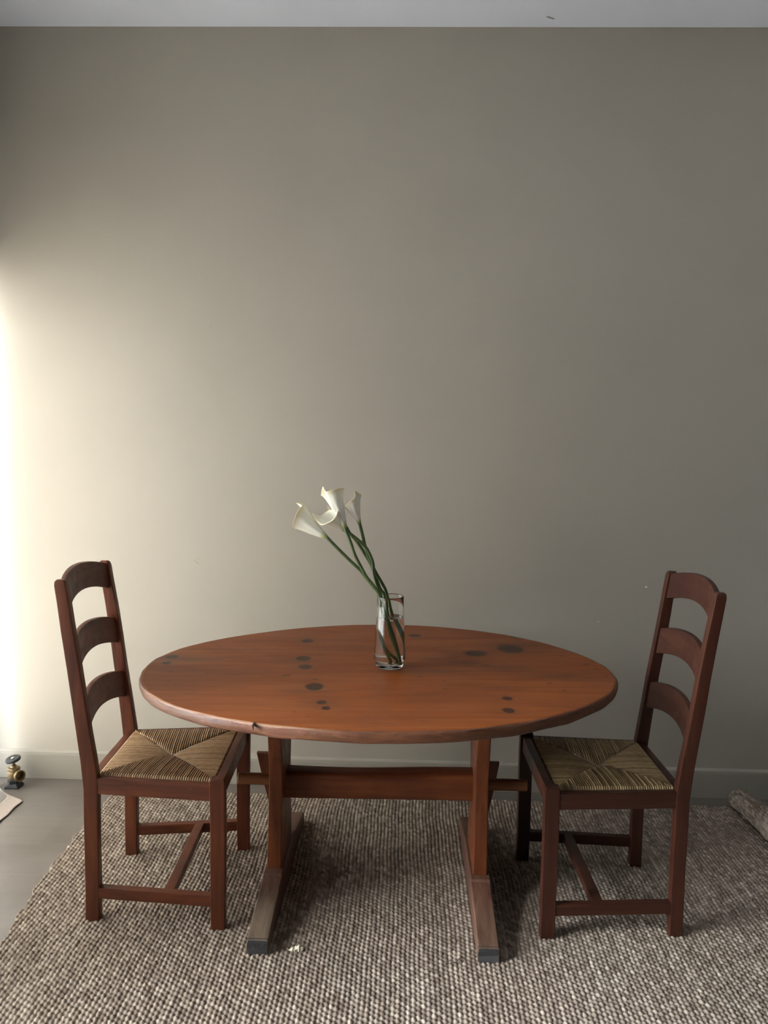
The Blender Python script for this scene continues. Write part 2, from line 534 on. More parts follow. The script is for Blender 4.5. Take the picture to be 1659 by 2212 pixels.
def mat_petal():
    m, nt, b = new_mat('cream_calla_petal')
    at = N(nt, 'ShaderNodeAttribute', attribute_name='along')
    n = noise(nt, coords(nt), 60, 3)
    c = ramp(nt, at.outputs['Fac'], [(0.0, (0.16, 0.23, 0.035)), (0.07, (0.46, 0.50, 0.20)), (0.20, (0.93, 0.93, 0.84)), (0.80, (0.94, 0.93, 0.82)), (1.0, (0.92, 0.85, 0.60))])
    c = mixc(nt, remap(nt, n, 0.4, 0.8, 0, 0.25), c, (0.88, 0.85, 0.66))
    nt.links.new(c, b.inputs['Base Color'])
    b.inputs['Roughness'].default_value = 0.45
    tr = N(nt, 'ShaderNodeBsdfTranslucent')
    nt.links.new(c, tr.inputs['Color'])
    mx = N(nt, 'ShaderNodeMixShader')
    mx.inputs[0].default_value = 0.22
    nt.links.new(b.outputs[0], mx.inputs[1])
    nt.links.new(tr.outputs[0], mx.inputs[2])
    nt.links.new(mx.outputs[0], nt.nodes['Material Output'].inputs['Surface'])
    return m


M_petal = mat_petal()


def mat_glass(name, ior, tint=(1, 1, 1), rough=0.0):
    m, nt, b = new_mat(name)
    b.inputs['Base Color'].default_value = (*tint, 1)
    b.inputs['Roughness'].default_value = rough
    b.inputs['IOR'].default_value = ior
    b.inputs['Transmission Weight'].default_value = 1.0
    return m


M_glass = mat_glass('clear_glass', 1.46, (0.99, 1.0, 0.995))
M_water = mat_glass('clear_water', 1.333, (0.985, 1.0, 0.99))


def mat_curtain():
    m, nt, b = new_mat('sheer_linen')
    v = coords(nt, (1, 600, 600))
    n = noise(nt, v, 1.0, 2)
    c = ramp(nt, n, [(0.3, (0.66, 0.61, 0.55)), (0.7, (0.80, 0.76, 0.70))])
    nt.links.new(c, b.inputs['Base Color'])
    b.inputs['Roughness'].default_value = 0.9
    tl = N(nt, 'ShaderNodeBsdfTranslucent')
    tl.inputs['Color'].default_value = (0.52, 0.480, 0.42, 1)
    tp = N(nt, 'ShaderNodeBsdfTransparent')
    a = N(nt, 'ShaderNodeMixShader'); a.inputs[0].default_value = 0.8
    nt.links.new(b.outputs[0], a.inputs[1]); nt.links.new(tl.outputs[0], a.inputs[2])
    z = N(nt, 'ShaderNodeMixShader'); z.inputs[0].default_value = 0.08
    nt.links.new(a.outputs[0], z.inputs[1]); nt.links.new(tp.outputs[0], z.inputs[2])
    nt.links.new(z.outputs[0], nt.nodes['Material Output'].inputs['Surface'])
    return m


M_curtain = mat_curtain()
M_hem = mat_simple('linen_hem', (0.42, 0.36, 0.31), 0.9, 0, 200, 0.1)


def mat_pane():
    m, nt, b = new_mat('window_glass')
    tp = N(nt, 'ShaderNodeBsdfTransparent')
    gl = N(nt, 'ShaderNodeBsdfGlossy'); gl.inputs['Roughness'].default_value = 0.0
    fr = N(nt, 'ShaderNodeFresnel'); fr.inputs['IOR'].default_value = 1.45
    z = N(nt, 'ShaderNodeMixShader')
    nt.links.new(fr.outputs[0], z.inputs[0])
    nt.links.new(tp.outputs[0], z.inputs[1]); nt.links.new(gl.outputs[0], z.inputs[2])
    nt.links.new(z.outputs[0], nt.nodes['Material Output'].inputs['Surface'])
    return m


M_pane = mat_pane()

# ------------------------------------------------------------------ object helpers
def obj(name, me, mat, parent=None, loc=None, smooth=None, wn_=True):
    if isinstance(me, bmesh.types.BMesh):
        bm = me
        me = bpy.data.meshes.new(name)
        bm.normal_update()
        bm.to_mesh(me)
        bm.free()
    mats = mat if isinstance(mat, (list, tuple)) else [mat]
    for m in mats:
        me.materials.append(m)
    if smooth is not None:
        me.shade_smooth() if smooth == 'all' else me.set_sharp_from_angle(angle=math.radians(smooth))
        if smooth != 'all':
            for p in me.polygons:
                p.use_smooth = True
    o = bpy.data.objects.new(name, me)
    col.objects.link(o)
    if parent:
        o.parent = parent
    if loc:
        o.location = loc
    if wn_ and smooth not in (None, 'all'):
        md = o.modifiers.new('even_normals', 'WEIGHTED_NORMAL')
        md.keep_sharp = True
    return o


def tag(o, label, cat, group=None, kind=None):
    o['label'] = label
    o['category'] = cat
    if group:
        o['group'] = group
    if kind:
        o['kind'] = kind
    return o


def thing(name, label, cat, loc=(0, 0, 0), rz=0, group=None):
    o = bpy.data.objects.new(name, None)
    o.empty_display_size = 0.1
    col.objects.link(o)
    o.location = loc
    o.rotation_euler = (0, 0, rz)
    return tag(o, label, cat, group)


def struct(name, me, mat, label, parent=None, smooth=None):
    o = obj(name, me, mat, parent, smooth=smooth)
    if parent is None:
        o['kind'] = 'structure'
        o['label'] = label
        o['category'] = name.split('_')[0]
    return o


def box_bm(x0, x1, y0, y1, z0, z1, bev=0.0, seg=2, bm=None):
    bm = bm or bmesh.new()
    vs = [bm.verts.new((x, y, z)) for x in (x0, x1) for y in (y0, y1) for z in (z0, z1)]
    f = [(0, 1, 3, 2), (4, 6, 7, 5), (0, 4, 5, 1), (2, 3, 7, 6), (0, 2, 6, 4), (1, 5, 7, 3)]
    fs = [bm.faces.new([vs[i] for i in q]) for q in f]
    if bev > 0:
        es = list({ed for q in fs for ed in q.edges})
        bmesh.ops.bevel(bm, geom=es, offset=bev, segments=seg, profile=0.6, affect='EDGES')
    return bm


def loft(sections, closed_ring=True, cap=True, bm=None):
    """skin a list of equal-length point rings"""
    bm = bm or bmesh.new()
    rings = [[bm.verts.new(p) for p in s] for s in sections]
    n = len(rings[0])
    for a, b in zip(rings, rings[1:]):
        for i in range(n if closed_ring else n - 1):
            j = (i + 1) % n
            bm.faces.new((a[i], a[j], b[j], b[i]))
    if cap and closed_ring:
        bm.faces.new(list(reversed(rings[0])))
        bm.faces.new(rings[-1])
    bmesh.ops.recalc_face_normals(bm, faces=bm.faces)
    return bm


def rrect(w, d, r, seg=3):
    """rounded rectangle outline in the plane, centred"""
    pts = []
    for cx, cy, a0 in ((w / 2 - r, d / 2 - r, 0), (-w / 2 + r, d / 2 - r, 90), (-w / 2 + r, -d / 2 + r, 180), (w / 2 - r, -d / 2 + r, 270)):
        for i in range(seg + 1):
            a = math.radians(a0 + 90 * i / seg)
            pts.append((cx + r * math.cos(a), cy + r * math.sin(a)))
    return pts


def lathe(profile, seg=64, bm=None, close=False):
    bm = bm or bmesh.new()
    rings = []
    for r, z in profile:
        if r < 1e-6:
            rings.append([bm.verts.new((0, 0, z))])
        else:
            rings.append([bm.verts.new((r * math.cos(2 * math.pi * i / seg), r * math.sin(2 * math.pi * i / seg), z)) for i in range(seg)])
    pairs = list(zip(rings, rings[1:]))
    if close:
        pairs.append((rings[-1], rings[0]))
    for a, b in pairs:
        for i in range(seg):
            j = (i + 1) % seg
            if len(a) == 1 and len(b) == 1:
                continue
            if len(a) == 1:
                bm.faces.new((a[0], b[j], b[i]))
            elif len(b) == 1:
                bm.faces.new((a[i], a[j], b[0]))
            else:
                bm.faces.new((a[i], a[j], b[j], b[i]))
    bmesh.ops.recalc_face_normals(bm, faces=bm.faces)
    return bm


def catmull(pts, per=8):
    P = [Vector(p) for p in pts]
    P = [P[0] * 2 - P[1]] + P + [P[-1] * 2 - P[-2]]
    out = []
    for i in range(1, len(P) - 2):
        for k_ in range(per):
            t = k_ / per
            a, b, c, d = P[i - 1], P[i], P[i + 1], P[i + 2]
            out.append(0.5 * ((2 * b) + (c - a) * t + (2 * a - 5 * b + 4 * c - d) * t * t + (3 * b - a - 3 * c + d) * t ** 3))
    out.append(P[-2])
    return out


def tube(path, rad, seg=12, bm=None, cap=True):
    pts = [Vector(p) for p in path]
    up = Vector((0.1, 1, 0.05)).normalized()
    secs = []
    n = len(pts)
    for i, p in enumerate(pts):
        t = (pts[min(i + 1, n - 1)] - pts[max(i - 1, 0)]).normalized()
        a = t.cross(up).normalized()
        b = t.cross(a).normalized()
        r = rad(i / (n - 1)) if callable(rad) else rad
        secs.append([p + a * (r * math.cos(2 * math.pi * k_ / seg)) + b * (r * math.sin(2 * math.pi * k_ / seg)) for k_ in range(seg)])
    return loft(secs, cap=cap, bm=bm)


# ------------------------------------------------------------------ room shell
struct('floor', box_bm(X_L - 0.3, X_R + 0.1, Y_F - 0.1, Y_B + 0.1, -0.12, 0.0), M_floor, 'pale greige floorboards')
struct('ceiling', box_bm(X_L - 0.3, X_R + 0.1, Y_F - 0.1, Y_B + 0.1, Z_C, Z_C + 0.12), M_ceil, 'white painted ceiling')
wb = struct('wall_back', box_bm(X_L - 0.3, X_R + 0.1, Y_B, Y_B + 0.12, -0.02, Z_C + 0.01), M_wall, 'taupe painted wall behind the table')
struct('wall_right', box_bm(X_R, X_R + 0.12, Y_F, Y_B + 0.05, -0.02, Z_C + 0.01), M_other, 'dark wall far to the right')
struct('wall_front', box_bm(X_L - 0.3, X_R + 0.1, Y_F - 0.12, Y_F, -0.02, Z_C + 0.01), M_other, 'dark wall behind the viewer')
bm = box_bm(X_L - 0.22, X_L, Y_F, WIN_Y0, -0.02, Z_C + 0.01)
box_bm(X_L - 0.22, X_L, WIN_Y1, Y_B + 0.01, -0.02, Z_C + 0.01, bm=bm)
box_bm(X_L - 0.22, X_L, WIN_Y0, WIN_Y1, WIN_Z1, Z_C + 0.01, bm=bm)
box_bm(X_L - 0.22, X_L, WIN_Y0, WIN_Y1, -0.02, WIN_Z0, bm=bm)
struct('wall_left', bm, M_wall, 'wall with the tall window')

# tall window in the left wall
bm = box_bm(X_L - 0.15, X_L - 0.09, WIN_Y0, WIN_Y0 + 0.05, WIN_Z0, WIN_Z1, 0.003)
box_bm(X_L - 0.15, X_L - 0.09, WIN_Y1 - 0.03, WIN_Y1, WIN_Z0, WIN_Z1, 0.003, bm=bm)
box_bm(X_L - 0.15, X_L - 0.09, WIN_Y0, WIN_Y1, WIN_Z0, WIN_Z0 + 0.04, 0.003, bm=bm)
box_bm(X_L - 0.15, X_L - 0.09, WIN_Y0, WIN_Y1, WIN_Z1 - 0.04, WIN_Z1, 0.003, bm=bm)
box_bm(X_L - 0.15, X_L - 0.09, 1.34, 1.40, WIN_Z0, WIN_Z1, 0.003, bm=bm)
win = struct('window_1', bm, M_white, 'tall window in the left wall')
struct('window_glass', box_bm(X_L - 0.125, X_L - 0.119, WIN_Y0 + 0.01, WIN_Y1 - 0.01, WIN_Z0 + 0.01, WIN_Z1 - 0.01), M_pane, '', win)

# baseboards: flat board with a small bead along its top
prof = [(0.0, 0.0), (0.015, 0.001), (0.015, 0.100), (0.012, 0.106), (0.012, 0.112), (0.006, 0.118), (0.0, 0.120)]
secs = [[(x, Y_B - d, z) for d, z in prof] for x in np.linspace(X_L, X_R, 12)]
struct('baseboard_back', loft(secs), M_base, 'painted baseboard along the back wall', smooth=30)
secs = [[(X_R - d, y, z) for d, z in prof] for y in np.linspace(Y_F, Y_B - 0.016, 12)]
struct('baseboard_right', loft(secs), M_base, 'painted baseboard along the right wall', smooth=30)


def chip(name, x, z, w, h, ang, mat, parent, t=0.0012, ceiling=False):
    bm_ = bmesh.new()
    n = 9
    ring = []
    for i in range(n):
        a = 2 * math.pi * i / n
        r = 0.75 + 0.35 * random.random()
        u, v = w / 2 * r * math.cos(a), h / 2 * r * math.sin(a)
        ring.append((u * math.cos(ang) - v * math.sin(ang), u * math.sin(ang) + v * math.cos(ang)))
    if ceiling:
        s0 = [(x + u, z + v, Z_C + 0.001) for u, v in ring]
        s1 = [(x + u * .8, z + v * .8, Z_C - t) for u, v in ring]
    else:
        s0 = [(x + u, Y_B + 0.001, z + v) for u, v in ring]
        s1 = [(x + u * .8, Y_B - t, z + v * .8) for u, v in ring]
    return obj(name, loft([s0, s1], bm=bm_), mat, parent)


chip('paint_chip', 0.960, 0.856, 0.011, 0.007, 0.1, M_plaster, wb, 0.004)
chip('paint_chip', -0.840, 0.916, 0.030, 0.0025, -0.6, M_base, wb)
chip('paint_chip', -0.834, 0.930, 0.014, 0.002, 0.2, M_base, wb)
chip('paint_chip', -0.781, 1.853, 0.008, 0.004, 0.2, M_base, wb)
chip('paint_chip', -0.278, 2.045, 0.004, 0.005, 0.0, M_scuff, wb)
chip('paint_chip', 0.778, 0.711, 0.004, 0.005, 0.0, M_plaster, wb)
ceil_o = bpy.data.objects['ceiling']
chip('ceiling_chip', 0.497, 2.987, 0.046, 0.009, 0.5, M_scuff, ceil_o, 0.002, True)

# ------------------------------------------------------------------ rug
PU, PV = 0.0128, 0.0168


def hash2(i, j, s=0.0):
    v = np.sin(i * 127.1 + j * 311.7 + s * 74.7) * 43758.5453
    return v - np.floor(v)


def jute(u, v):
    """height (m) and tone of the knotted weave at fabric coordinates u, v"""
    u = u + 0.0022 * np.sin(v * 7.1 + 1.0) + 0.0012 * np.sin(v * 23.0)
    v = v + 0.0030 * np.sin(u * 5.3) + 0.0012 * np.sin(u * 31.0)
    i = np.floor(u / PU)
    fu = u / PU - i - 0.5
    off = (np.mod(i, 2)) * 0.5 + hash2(i, 0 * i, 3.0) * 0.30
    w = v / PV + off + 0.42 * fu
    j = np.floor(w)
    fv = w - j - 0.5
    r1, r2 = hash2(i, j), hash2(i, j, 1.0)
    q = (fu / 0.53) ** 2 + (fv / 0.53) ** 2
    h = np.sqrt(np.clip(1 - 0.92 * q, 0.0, 1)) * (0.72 + 0.5 * r1)
    return h * 0.0068, r2 * 0.75 + 0.25 * hash2(i, 0 * i, 9.0)


def grid_mesh(name, P, attr, attr_name):
    """P: (n, m, 3) grid"""
    n, m = P.shape[:2]
    me = bpy.data.meshes.new(name)
    me.vertices.add(n * m)
    me.vertices.foreach_set('co', P.reshape(-1).astype(np.float32))
    idx = np.arange(n * m).reshape(n, m)
    q = np.stack([idx[:-1, :-1], idx[:-1, 1:], idx[1:, 1:], idx[1:, :-1]], -1).reshape(-1, 4)
    k_ = len(q)
    me.loops.add(k_ * 4)
    me.loops.foreach_set('vertex_index', q.reshape(-1).astype(np.int32))
    me.polygons.add(k_)
    me.polygons.foreach_set('loop_start', np.arange(0, k_ * 4, 4, dtype=np.int32))
    me.polygons.foreach_set('use_smooth', np.ones(k_, dtype=bool))
    a = me.attributes.new(attr_name, 'FLOAT', 'POINT')
    a.data.foreach_set('value', attr.reshape(-1).astype(np.float32))
    me.update(calc_edges=True)
    me.validate()
    return me


def build_rug():
    ys = np.arange(0.95, 2.9561, 0.0028)
    us = np.linspace(0, 1, 900)
    xl = np.interp(ys, [0.9, 1.5, 1.99, 2.30, 2.67, 2.96], [-1.04, -1.075, -1.101, -1.139, -1.150, -1.140])
    xl = xl + 0.004 * np.sin(ys * 41) + 0.003 * np.sin(ys * 97)
    U, Yg = np.meshgrid(us, ys)
    XL = np.repeat(xl[:, None], len(us), 1)
    XR = 1.345
    Xg = XL + (XR - XL) * U
    # the far edge wavers a little
    Yg = Yg - np.clip((Yg - 2.80) / 0.16, 0, 1) * (0.006 + 0.006 * np.sin(Xg * 9) + 0.004 * np.sin(Xg * 47))
    h, t = jute(Xg, Yg)
    low = 0.0010 * (np.sin(Xg * 6 + Yg * 3) + np.sin(Yg * 8 - Xg * 4))
    Z = 0.0022 + h + np.abs(low) * 0.6
    Z[:, 0] = 0.0006; Z[:, -1] = 0.0006; Z[0] = 0.0006; Z[-1] = 0.0006
    P = np.stack([Xg, Yg, Z], -1)
    rug = obj('jute_rug', grid_mesh('jute_rug', P, t, 'knot'), M_jute)
    tag(rug, 'chunky woven natural jute rug under the table and both chairs', 'rug')
    # its right side is loosely rolled back on itself, thicker towards the camera
    vs = np.arange(2.02, 2.949, 0.0028)
    turns = 1.42
    ts = np.linspace(0, 1, 190)
    T, V = np.meshgrid(ts, vs)
    R0 = np.interp(V, [2.02, 2.63, 2.80, 2.93, 2.949], [0.064, 0.054, 0.047, 0.040, 0.032])
    R = R0 * (1 - 0.34 * T)
    bumpy = 1 + 0.05 * np.sin(V * 17 + T * 3) + 0.03 * np.sin(V * 41)
    R = R * bumpy
    xc = 1.288 + R0 * 0.98
    ang = math.radians(-88) + turns * 2 * math.pi * T          # anticlockwise seen from the camera
    arc = T * turns * 2 * math.pi * 0.05
    h, t = jute(1.3 + arc, V)
    h = h * np.clip(np.minimum(T, 1 - T) * 30, 0, 1)
    Rr = R + h * 0.9
    Xc = xc + np.cos(ang) * Rr
    Zc = R0 * 1.02 + 0.0035 + np.sin(ang) * Rr
    P = np.stack([Xc, V + 0.010 * np.sin(ang), np.maximum(Zc, 0.0015)], -1)
    r = obj('rolled_edge', grid_mesh('rolled_edge', P, t, 'knot'), M_jute, rug)
    md = r.modifiers.new('thickness', 'SOLIDIFY')
    md.thickness = 0.006
    md.offset = 1.0
    return rug


build_rug()

# ------------------------------------------------------------------ trestle table
TC = Vector((-0.0678, 2.3647, 0.0))
table = thing('trestle_table', 'oval knotty pine trestle table between the two rush seat chairs', 'table', TC)
FOUR = [1.02647, -0.00265, -0.01845, -0.0297, 0.02757, -0.00414, -0.01478, 0.00603, -0.00339, 0.00351, 0.0024, 0.00035, -0.00297]
T_TOP, T_TH = 0.710, 0.033


def outline(th):
    r = FOUR[0]
    for k_ in range(1, 7):
        r += FOUR[2 * k_ - 1] * math.cos(k_ * th) + FOUR[2 * k_] * math.sin(k_ * th)
    return 0.72 * r * math.cos(th), 0.53 * r * math.sin(th)


def build_top():
    bm_ = bmesh.new()
    n = 360
    rings = []
    # (inset, z) from the middle of the top over the worn arris down to the underside
    prof_ = [(0.30, T_TOP), (0.05, T_TOP), (0.012, T_TOP), (0.006, T_TOP - 0.0008), (0.002, T_TOP - 0.003), (0.0, T_TOP - 0.007),
             (-0.001, T_TOP - 0.016), (0.001, T_TOP - 0.026), (0.004, T_TOP - 0.031), (0.009, T_TOP - T_TH), (0.30, T_TOP - T_TH)]
    for q, (ins, z) in enumerate(prof_):
        ring = []
        for i in range(n):
            th = 2 * math.pi * i / n
            x, y = outline(th)
            L = math.hypot(x, y)
            wob = 0.0006 * math.sin(th * 17 + q) + 0.0005 * math.sin(th * 41 + 2 * q) + 0.0004 * math.sin(th * 29) if 2 < q < 10 else 0
            s = (L - ins + wob) / L
            zz = z + (0.0012 * math.sin(th * 23 + q * 1.3) if 3 < q < 9 else 0)
            ring.append(bm_.verts.new((x * s, y * s, zz)))
        rings.append(ring)
    for q, (a, b) in enumerate(zip(rings, rings[1:])):
        for i in range(n):
            f = bm_.faces.new((a[i], a[(i + 1) % n], b[(i + 1) % n], b[i]))
            f.material_index = 1 if q >= 3 else 0
    bm_.faces.new(rings[0])
    bm_.faces.new(list(reversed(rings[-1])))
    bmesh.ops.recalc_face_normals(bm_, faces=bm_.faces)
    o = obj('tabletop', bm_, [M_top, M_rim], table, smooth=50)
    return o


top_o = build_top()
# the split as a sliver of dark gap on the rim
cr_x, cr_y = -0.2972, -0.5367
obj('edge_split', loft([[(cr_x - 0.0022, cr_y - 0.0035, T_TOP - 0.001), (cr_x + 0.0022, cr_y - 0.0035, T_TOP - 0.001), (cr_x + 0.0008, cr_y - 0.0045, T_TOP - 0.017)],
                        [(cr_x - 0.0020, cr_y + 0.016, T_TOP + 0.0004), (cr_x + 0.0016, cr_y + 0.016, T_TOP + 0.0004), (cr_x, cr_y + 0.014, T_TOP - 0.006)]]),
    mat_simple('dark_crack', (0.02, 0.010, 0.007), 0.9), top_o)


def rect_sections_y(xc, w, stations):
    """board running along y: stations of (y, z0, z1), rounded arrises"""
    secs_ = []
    for y, z0, z1 in stations:
        hgt = z1 - z0
        secs_.append([(xc + a, y, (z0 + z1) / 2 + b) for a, b in rrect(w, hgt, min(0.004, hgt * 0.3), 2)])
    return secs_


for side, xc in ((-1, -0.383), (1, 0.247)):
    x = xc - TC.x
    W_ = 0.058
    # runner foot: low end, rising slope, raised pad, and the same behind
    st = [(-0.386, 0.004, 0.040), (-0.382, 0.003, 0.048), (-0.36, 0.003, 0.052), (-0.27, 0.003, 0.067), (-0.20, 0.003, 0.080), (-0.155, 0.003, 0.090),
          (-0.146, 0.003, 0.093), (-0.143, 0.003, 0.101), (0.120, 0.003, 0.101), (0.124, 0.003, 0.093), (0.135, 0.003, 0.090), (0.20, 0.003, 0.078),
          (0.28, 0.003, 0.062), (0.345, 0.003, 0.050), (0.357, 0.003, 0.046), (0.361, 0.004, 0.040)]
    st = [(y, z0, z1) for y, z0, z1 in st]
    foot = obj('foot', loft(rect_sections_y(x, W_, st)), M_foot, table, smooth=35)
    # scuffed end face
    obj('foot_end', loft([[(x + a, -0.3868, 0.0225 + b) for a, b in rrect(W_ * 0.97, 0.036, 0.005, 3)],
                          [(x + a, -0.3800, 0.0260 + b) for a, b in rrect(W_ * 1.01, 0.0475, 0.004, 3)]]), M_endgrain, foot, smooth=40)
    # shaped upright, waisted between foot and top
    secs_ = []
    for z, hw, th in ((0.099, 0.108, 0.044), (0.16, 0.106, 0.043), (0.24, 0.100, 0.042), (0.31, 0.090, 0.042), (0.37, 0.086, 0.042),
                      (0.43, 0.094, 0.042), (0.50, 0.112, 0.041), (0.58, 0.128, 0.041), (0.66, 0.134, 0.041)):
        secs_.append([(x + 0.000 + a, -0.012 + b, z) for a, b in rrect(th, hw * 2, 0.005, 2)])
    obj('upright', loft(secs_), M_tab_z, table, smooth=35)
    # cleat under the top
    cs = [(-0.45, 0.664, 0.679), (-0.43, 0.657, 0.679), (-0.30, 0.652, 0.679), (0.28, 0.652, 0.679), (0.40, 0.657, 0.679), (0.42, 0.664, 0.679)]
    obj('cleat', loft(rect_sections_y(x, 0.056, cs)), M_tab_y, table, smooth=35)

# beam between the uprights, its top edge waney, with round through tenons
xl_, xr_ = -0.362 - TC.x, 0.226 - TC.x
secs_ = []
for i in range(25):
    t = i / 24
    x = xl_ + (xr_ - xl_) * t
    zt = 0.372 - 0.004 * math.sin(t * math.pi * 1.6) + 0.005 * t
    zb = 0.287 + 0.008 * t
    dip = 0.007 * max(0, math.sin((t - 0.28) * math.pi / 0.72)) ** 2 if t > 0.28 else 0.002
    y0, y1 = -0.040, 0.018
    secs_.append([(x, y0, zb + 0.004), (x, y0 - 0.001, zt - 0.014 - dip * 0.5), (x, y0 + 0.002, zt - 0.006 - dip), (x, y0 + 0.010 + dip, zt), (x, y1 - 0.004, zt + 0.001),
                  (x, y1, zt - 0.004), (x, y1, zb + 0.004), (x, y1 - 0.004, zb), (x, y0 + 0.004, zb)])
beam = obj('stretcher_beam', loft(secs_), M_tab_x, table, smooth=40)
for side, xa, xb in ((-1, -0.404, -0.517), (1, 0.268, 0.398)):
    xa, xb = xa - TC.x, xb - TC.x
    d = 1 if xb > xa else -1
    zc = 0.337 + (0.004 if d > 0 else 0)
    yc = -0.015
    secs_ = []
    for x, r in ((xa - d * 0.03, 0.0185), (xa, 0.0185), (xb - d * 0.003, 0.0180), (xb, 0.0155)):
        secs_.append([(x, yc + r * math.cos(a), zc + r * math.sin(a)) for a in np.linspace(0, 2 * math.pi, 29)[:-1]])
    obj('tenon', loft(secs_), M_peg, beam, smooth=35)
    # vertical wedge through the tenon, wide at its top
    w0 = xa
    zt, zb = (0.413, 0.226) if d > 0 else (0.424, 0.255)
    wt, wb_ = (0.040, 0.004) if d > 0 else (0.052, 0.010)
    secs_ = []
    for f in np.linspace(0, 1, 5):
        z = zb + (zt - zb) * f
        w = wb_ + (wt - wb_) * f ** 0.9
        secs_.append([(w0 + d * (w / 2 + 0.0005) + a, yc + b, z) for a, b in rrect(w, 0.016, 0.0018, 1)])
    obj('wedge', loft(secs_), M_tab_z, table, smooth=30)


# ------------------------------------------------------------------ rush seated ladder back chairs
def rush_bm(front_hw, rear_hw, xf, xr, z, seedv):
    """four triangular fields of cord meeting at the middle"""
    rs = np.random.default_rng(seedv)
    cx, cy = (xf + xr) / 2 - 0.002, 0.0
    C = np.array([cx, cy])
    FL, FR, RL, RR = np.array([xf, front_hw]), np.array([xf, -front_hw]), np.array([xr, rear_hw]), np.array([xr, -rear_hw])
    verts, faces, att = [], [], []
    zc = z - 0.010

    def section(A, B, pitch=0.0068, amp=0.0055):
        L = np.linalg.norm(B - A)
        ns = int(round(L / pitch))
        per = 6
        nu = ns * per
        nv = 22
        base = len(verts)
        tone = rs.random(ns)
        lift = rs.random(ns) * 0.0012
        bend = (rs.random(ns) - 0.5) * 0.35
        inward = np.array([-(B - A)[1], (B - A)[0]]) / L
        if np.dot(inward, C - A) < 0:
            inward = -inward
        dC = np.dot(C - A, inward)
        tC = np.dot(C - A, (B - A) / L) / L
        for iu in range(nu + 1):
            u = iu / nu
            s = min(int(u * ns), ns - 1)
            fr = u * ns - s
            rd = math.sqrt(max(0.0, 1 - (2 * fr - 1) ** 2)) * (1.0 + (tone[s] - 0.5) * 0.35)
            depth = dC * (u / tC if u < tC else (1 - u) / (1 - tC))     # strand runs inward until the diagonal
            for iv in range(nv + 1):
                v = (iv / nv)
                dd = depth * v
                curve = (0.012 * math.sin(math.pi * min(1, dd / dC)) * (0.5 - u) * 1.2 + bend[s] * 0.003 * math.sin(math.pi * v))
                P2 = A + (B - A) * (u + curve * (1 - abs(2 * v - 1)) * 0.8) + inward * dd
                k_ = dd / dC
                zz = z - 0.010 * k_ ** 1.4 + 0.0045 * math.sin(math.pi * min(1, k_ * 1.0)) * 0.9
                zz += (amp + lift[s] * 0.4) * rd * (1 - 0.45 * (v > 0.97))
                if v > 0.9:
                    zz -= 0.003 * (v - 0.9) / 0.1
                verts.append((P2[0], P2[1], zz))
                att.append(tone[s])
        m_ = nv + 1
        for iu in range(nu):
            for iv in range(nv):
                a = base + iu * m_ + iv
                faces.append((a, a + 1, a + m_ + 1, a + m_))
        # cords wrap down over the rail
        b2 = len(verts)
        for iu in range(nu + 1):
            u = iu / nu
            s = min(int(u * ns), ns - 1)
            fr = u * ns - s
            rd = math.sqrt(max(0.0, 1 - (2 * fr - 1) ** 2 * 0.96))
            for k2, (o_, dz) in enumerate(((0.0, 0.0), (0.0035, -0.0022), (0.005, -0.007), (0.005, -0.018))):
                P2 = A + (B - A) * u - inward * (o_ + 0.0015 * rd * (k2 > 0))
                verts.append((P2[0], P2[1], z + (amp + lift[s] * 0.4) * rd * (1 if k2 == 0 else 0.6 if k2 == 1 else 0) + dz))
                att.append(tone[s])
        for iu in range(nu):
            for k2 in range(3):
                a = b2 + iu * 4 + k2
                faces.append((a, a + 4, a + 5, a + 1))
    section(FL, RL)
    section(RR, FR)
    section(FR, FL, 0.0044, 0.0012)
    section(RL, RR, 0.0044, 0.0012)
    me = bpy.data.meshes.new('rush')
    me.from_pydata(verts, [], faces)
    for p in me.polygons:
        p.use_smooth = True
    a = me.attributes.new('strand', 'FLOAT', 'POINT')
    a.data.foreach_set('value', np.array(att, dtype=np.float32))
    bm_ = bmesh.new(); bm_.from_mesh(me)
    bmesh.ops.recalc_face_normals(bm_, faces=bm_.faces)
    up_ = sum(f.normal.z for f in bm_.faces)
    if up_ < 0:
        bmesh.ops.reverse_faces(bm_, faces=bm_.faces)
    bm_.to_mesh(me); bm_.free()
    return me


def board(x0, x1, y0, y1, z0, z1, bev=0.003):
    return box_bm(x0, x1, y0, y1, z0, z1, bev, 2)


def oriented_board(p, q, w, z0, z1, bev=0.003):
    """horizontal board between two plan points"""
    p, q = Vector((*p, 0)), Vector((*q, 0))
    d = (q - p)
    L = d.length
    bm_ = box_bm(0, L, -w / 2, w / 2, z0, z1, bev, 2)
    M = Matrix.Translation(p) @ Matrix.Rotation(math.atan2(d.y, d.x), 4, 'Z')
    bmesh.ops.transform(bm_, matrix=M, verts=bm_.verts)
    return bm_


def wobble(bm_, amp=0.0008, f=30, sd=0):
    for v in bm_.verts:
        c = v.co
        v.co.x += amp * math.sin(c.z * f + sd) + amp * .5 * math.sin(c.z * f * 2.7 + sd)
        v.co.y += amp * math.sin(c.z * f * .8 + sd * 2 + 1)
    return bm_


